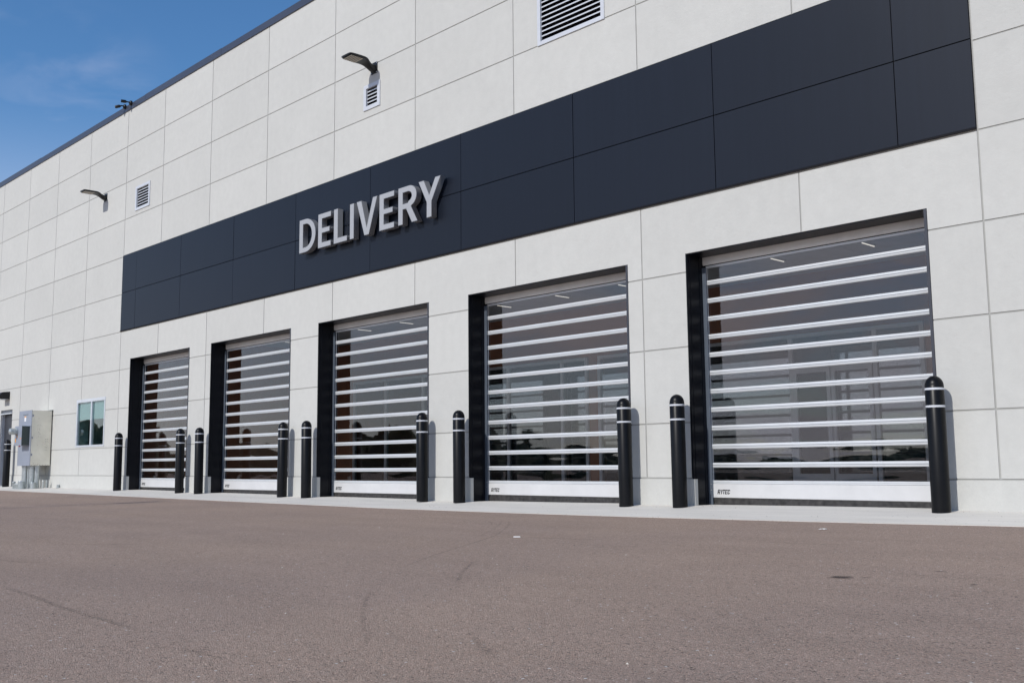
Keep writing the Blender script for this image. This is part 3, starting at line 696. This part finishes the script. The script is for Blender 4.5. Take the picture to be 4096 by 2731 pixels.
l0 = thing('wall_lamp', (-13.742, 0, 7.245), 'black flat LED area lamp above the small vent near the picture centre', 'lamp', 'area lamps on the wall'); lamp_parts(l0)
l1 = copy_tree(l0, (-25.06, 0, 7.20)); tag(l1, 'black flat LED area lamp on the far left wall, beside the square vent')
wp = thing('wall_pack_light', (-31.66, 0, 2.46), 'black wedge wall light above the dark entry door', 'lamp')
build('lamp_housing', MB().xprism([(0, 2.46), (-.27, 2.47), (-.29, 2.50), (-.27, 2.60), (-.20, 2.66), (0, 2.68)], -31.87, -31.45), LAMPM, wp, bevel=.012)
build('lamp_lens', MB().box(-31.84, -31.48, -.25, -.03, 2.448, 2.4598), FRAMEW, wp)

# ------------------------------------------------------------------ security cameras
def cctv(name, x, z, ang, label, tilt):
    t_ = thing(name, (x, -.024, z), label, 'security camera', 'security cameras on the roof edge')
    build('camera_base', MB().lathe([(0, .055), (.03, .054), (.050, .044), (.058, .028), (.060, .0)], (0, 0, 0), 24, 'y'), LAMPM, t_, smooth=True, local=True)
    d = Vector((sin(ang), -cos(ang), tilt)); p0 = Vector((0, -.045, .01)); p1 = p0+Vector((0, -.045, .0)); p2 = p1+d*.03
    build('camera_arm', MB().tube([p0, p1, p2], .016, 10), LAMPM, t_, smooth=True, local=True)
    q = [p2, p2+d*.03, p2+d*.115, p2+d*.13]
    bd = build('camera_body', MB().tube(q, [.022, .037, .037, .034], 16), LAMPM, t_, smooth=True, local=True)
    build('camera_lens', MB().tube([p2+d*.1295, p2+d*.132], .024, 16), LENS, bd, local=True)
    return t_
cctv('security_camera', -23.67, 9.285, radians(-18), 'right one of two black security cameras on the roof edge', .02)
cctv('security_camera', -24.02, 9.285, radians(-42), 'left one of two black security cameras, body turned left', -.22)

# ------------------------------------------------------------------ electrical cabinet
cx0, cx1, cyf, cz0, cz1 = -28.93, -28.00, -.54, .526, 1.976
cab = thing('electrical_cabinet', ((cx0+cx1)/2, cyf/2, cz0), 'grey and beige metal electrical cabinet on the far left wall above conduits', 'electrical cabinet')
build('cabinet_body', MB().box(cx0+.004, cx1, cyf+.012, -.03, cz0, cz1-.01), CABB, cab)
fr_ = MB().box(cx0, cx1+.004, cyf, cyf+.011, cz0-.004, cz1)
front = build('front_panel', fr_, CABG, cab)
build('panel_seam', MB().box(cx0+.002, cx1-.002, cyf-.003, cyf-.0005, 1.545, 1.556), DGREY, front)
build('pull_slot', box(cx0+.3, cx1-.25, cyf-.004, cyf-.0005, 1.86, 1.872), DGREY, front)
build('warning_sticker', MB().box(-28.53, -28.40, cyf-.003, cyf-.0005, 1.69, 1.80), PAPERW, front)
build('warning_sticker', MB().box(-28.53, -28.40, cyf-.0035, cyf-.0005, 1.80, 1.825), ORANGE, front)
for zz in (1.80, 1.22, .78): build('hinge', box(cx1+.004, cx1+.012, cyf+.02, cyf+.05, zz, zz+.06), CABG, cab)
bts = MB()
for k in range(7):
    yy = -.50+k*.07; bts.box(cx1, cx1+.004, yy, yy+.01, .535, .545)
for yy in (-.17, -.13):
    for zz in (.93, .99, 1.15, 1.21): bts.box(cx1, cx1+.003, yy, yy+.012, zz, zz+.012)
build('side_rivets', bts, DGREY, cab)
sm = MB()
random.seed(5)
for k in range(40):
    yy = -.36+random.gauss(0, .03); zz = 1.42+random.gauss(0, .15); a = random.uniform(.002, .011)
    sm.quad((cx1+.0015, yy, zz), (cx1+.0015, yy+a, zz+a*.2), (cx1+.0015, yy+a*.8, zz+a*1.4), (cx1+.0015, yy-a*.2, zz+a))
build('side_scuffs', sm, m_weather('scuff', (0.24, 0.22, 0.19), .8), cab)
build('top_flashing', MB().box(cx0, cx1+.01, -.03, -.002, cz1-.03, cz1+.012), DGREY, cab)
mbx = build('meter_box', MB().box(-28.62, -28.10, cyf-.20, cyf-.0001, 1.05, 1.56), CABG, cab, bevel=.004)
build('meter_box_side', MB().box(-28.0999, -28.094, cyf-.195, cyf-.003, 1.055, 1.555), DGREY, mbx)
mt = build('meter', MB().lathe([(0, .19), (.06, .19), (.078, .18), (.084, .15), (.086, .03), (.10, .028), (.10, 0)], (-28.46, cyf-.20, 1.42), 28, 'y'), GALV, mbx, smooth=True)
build('seal_tag', MB().box(-28.46, -28.40, cyf-.203, cyf-.2005, 1.26, 1.31), ORANGE, mbx)
build('seal_tag', MB().box(-28.56, -28.50, cyf-.203, cyf-.2005, 1.14, 1.24), ORANGE, mbx)
build('seal_tag', MB().box(-28.22, -28.12, cyf-.203, cyf-.2005, 1.22, 1.245), ORANGE, mbx)
build('latch_handle', MB().tube([(-28.80, cyf, 1.24), (-28.80, cyf-.05, 1.24), (-28.80, cyf-.05, 1.08), (-28.80, cyf, 1.08)], .012, 8), INK, cab)
build('lock_tag', MB().box(-28.83, -28.77, cyf-.02, cyf-.001, 1.03, 1.06), REDT, cab)
gz = zapron(-28.3, -.3)
for x, y, r in [(-28.80, -.40, .055), (-28.62, -.42, .055), (-28.46, -.40, .03), (-28.36, -.40, .022), (-28.24, -.38, .065), (-28.12, -.30, .06)]:
    p = MB().tube([(x, y, cz0-.002), (x, y, gz-.02)], r, 18); cnd = build('conduit', p, GALV, cab, smooth=True)
    build('conduit_collar', MB().tube([(x, y, cz0-.002), (x, y, cz0-.05)], r*1.16, 18), GALV, cnd, smooth=True)
for x, y, r, hh2 in [(-28.86, -.62, .04, .19), (-28.70, -.62, .04, .14), (-28.56, -.62, .04, .14), (-28.30, -.62, .085, .21), (-28.02, -.42, .07, .17), (-27.93, -.20, .02, .20), (-27.86, -.14, .02, .20)]:
    g_ = zapron(x, y)
    build('conduit_stub', MB().lathe([(0, g_+hh2), (r*.8, g_+hh2), (r, g_+hh2-.006), (r*1.05, g_+hh2-.012), (r*1.05, g_+hh2-.03), (r, g_+hh2-.034), (r, g_-.02)], (x, y, 0), 20), GALV, cab, smooth=True)
stb = thing('pipe_stub', (-27.28, -.05, -.05), 'short grey pipe stub at the wall base right of the electrical cabinet', 'pipe')
build('pipe', MB().lathe([(0, .075), (.035, .075), (.04, .07), (.04, -.01)], (0, 0, 0), 18), GALV, stb, smooth=True, local=True)
build('pipe_flange', MB().lathe([(.041, .008), (.058, .006), (.058, -.006)], (0, 0, 0), 18), GALV, stb, smooth=True, local=True)

# ------------------------------------------------------------------ small litter
def crumple(name, x, y, s_, m, label, cat):
    random.seed(int(abs(x)*100)); v_, f_ = [], []; n = 5
    for i in range(n):
        for j in range(n):
            u, w = i/(n-1)-.5, j/(n-1)-.5
            v_.append((x+u*s_*1.6+random.uniform(-1, 1)*s_*.12, y+w*s_+random.uniform(-1, 1)*s_*.12, zasph(x, y)+.006+random.random()*s_*.22))
    for i in range(n-1):
        for j in range(n-1): f_.append((i*n+j, i*n+n+j, i*n+n+j+1, i*n+j+1))
    m_ = MB(); m_.v, m_.f, m_.tone = v_, f_, [1]*len(f_); o = build(name, m_, m); md = o.modifiers.new('thick', 'SOLIDIFY'); md.thickness = .0015
    return tag(o, label, cat)
crumple('paper_scrap', -4.49, -2.04, .038, PAPERW, 'crumpled white paper scrap on the asphalt in front of the nearest door', 'litter')
cg = build('cigarette_butt', MB().tube([(-6.30, -3.96, zasph(-6.3, -3.96)+.008), (-6.25, -3.93, zasph(-6.25, -3.93)+.008)], .005, 10), PAPERW); tag(cg, 'tiny white cigarette butt on the asphalt beside a dark tyre mark', 'litter')

random.seed(9); grit = MB()
for k in range(900):
    x = random.uniform(-24, -1.5); y = -random.random()**1.5*8.2-.05; r_ = random.uniform(.0018, .0055)
    if random.random() < .25: y = -AW+random.gauss(0, .035)
    z = zapron(x, y) if y > -AW else zasph(x, y)
    if y < -AW+.03 and y > -AW-.03: z = zasph(x, y-.03)
    i = len(grit.v); a = random.uniform(0, 6)
    for q in range(4): grit.v.append((x+r_*random.uniform(.8, 1.6)*cos(a+q*1.57), y+r_*random.uniform(.8, 1.5)*sin(a+q*1.57), z))
    grit.v.append((x, y, z+r_*random.uniform(.8, 1.3)))
    for q in range(4): grit.f.append((i+q, i+(q+1) % 4, i+4)); grit.tone.append(1)
g_ = mat('grit_stone', (0.4, 0.37, 0.33), .8); t = g_.node_tree; b = t.nodes['Principled BSDF']
t.links.new(ramp(t, noise(t, wcoord(t), 7, 1), [(0.4, (0.10, 0.08, 0.07)), (0.55, (0.30, 0.26, 0.22)), (0.62, (0.62, 0.58, 0.5))]), b.inputs['Base Color'])
tag(build('loose_grit', grit, g_), 'loose stone grit scattered along the asphalt edge', 'grit', kind='stuff')

# ------------------------------------------------------------------ lot light pole whose shadow crosses the asphalt at left
SHX, TIPY = -17.6, -1.8; PH = 7.5; py_ = TIPY-PH/tan(radians(SUN_EL))
pole = thing('light_pole', (SHX, py_, zasph(SHX, py_)), 'tall dark parking lot light pole casting the long shadow', 'light pole')
build('pole', MB().tube([(0, 0, -.02), (0, 0, PH)], [.075, .05], 16), LAMPM, pole, smooth=True, local=True)
build('pole_base', MB().lathe([(0, .6), (.26, .6), (.28, .58), (.28, -.05)], (0, 0, 0), 28), APRON, pole, smooth=True, local=True)
build('pole_head', MB().rbox(-.14, .14, -.7, .05, PH, PH+.07, .01), LAMPM, pole, local=True)

# ------------------------------------------------------------------ low far woodland behind the photographer, reflected in the door strips
random.seed(21); wood = MB()
for k in range(520):
    th = radians(random.uniform(165, 318)); R_ = random.uniform(85, 120); cxw, cyw = R_*cos(th), -10+R_*sin(th)
    if cyw > -25: cyw = -25-random.random()*6
    hh2 = random.uniform(2.4, 4.6)*(0.75+0.4*sin(th*9)); rw = random.uniform(1.6, 3.4)
    n_, m_ = 9, 5; i0 = len(wood.v); sd_ = random.random()*9
    for a_ in range(n_):
        for b_ in range(m_+1):
            ph = pi/2*b_/m_; th2 = 2*pi*a_/n_; j = 1+.16*sin(3*th2+sd_)*cos(ph*3+sd_)
            wood.v.append((cxw+rw*1.15*cos(ph)*cos(th2)*j, cyw+rw*1.15*cos(ph)*sin(th2)*j, -1.2+(hh2+.4)*sin(ph)*j))
    for a_ in range(n_):
        for b_ in range(m_):
            a2 = (a_+1) % n_; wood.f.append((i0+a_*(m_+1)+b_, i0+a2*(m_+1)+b_, i0+a2*(m_+1)+b_+1, i0+a_*(m_+1)+b_+1)); wood.tone.append(1)
    for q in range(34):
        a = random.uniform(0, 2*pi); ph = random.uniform(.1, 1.5); rr = rw*1.15*cos(ph)*random.uniform(.9, 1.12)
        c = Vector((cxw+rr*cos(a), cyw+rr*sin(a), -1.2+(hh2+.4)*sin(ph)*random.uniform(.95, 1.08))); s_ = random.uniform(.12, .32)
        u = Vector((random.uniform(-1, 1), random.uniform(-1, 1), random.uniform(-.6, .6))).normalized()*s_; w = u.cross(Vector((random.uniform(-1, 1), random.uniform(-1, 1), random.uniform(-1, 1)))).normalized()*s_
        wood.quad(tuple(c-u), tuple(c-w*.8), tuple(c+u), tuple(c+w*.8), random.uniform(.7, 1.3))
tag(build('far_woodland', wood, m_weather('foliage', (0.055, 0.07, 0.035), .8, scale=.5, amp=.25)), 'dark low band of far trees across the parking lot', 'woodland', kind='stuff')
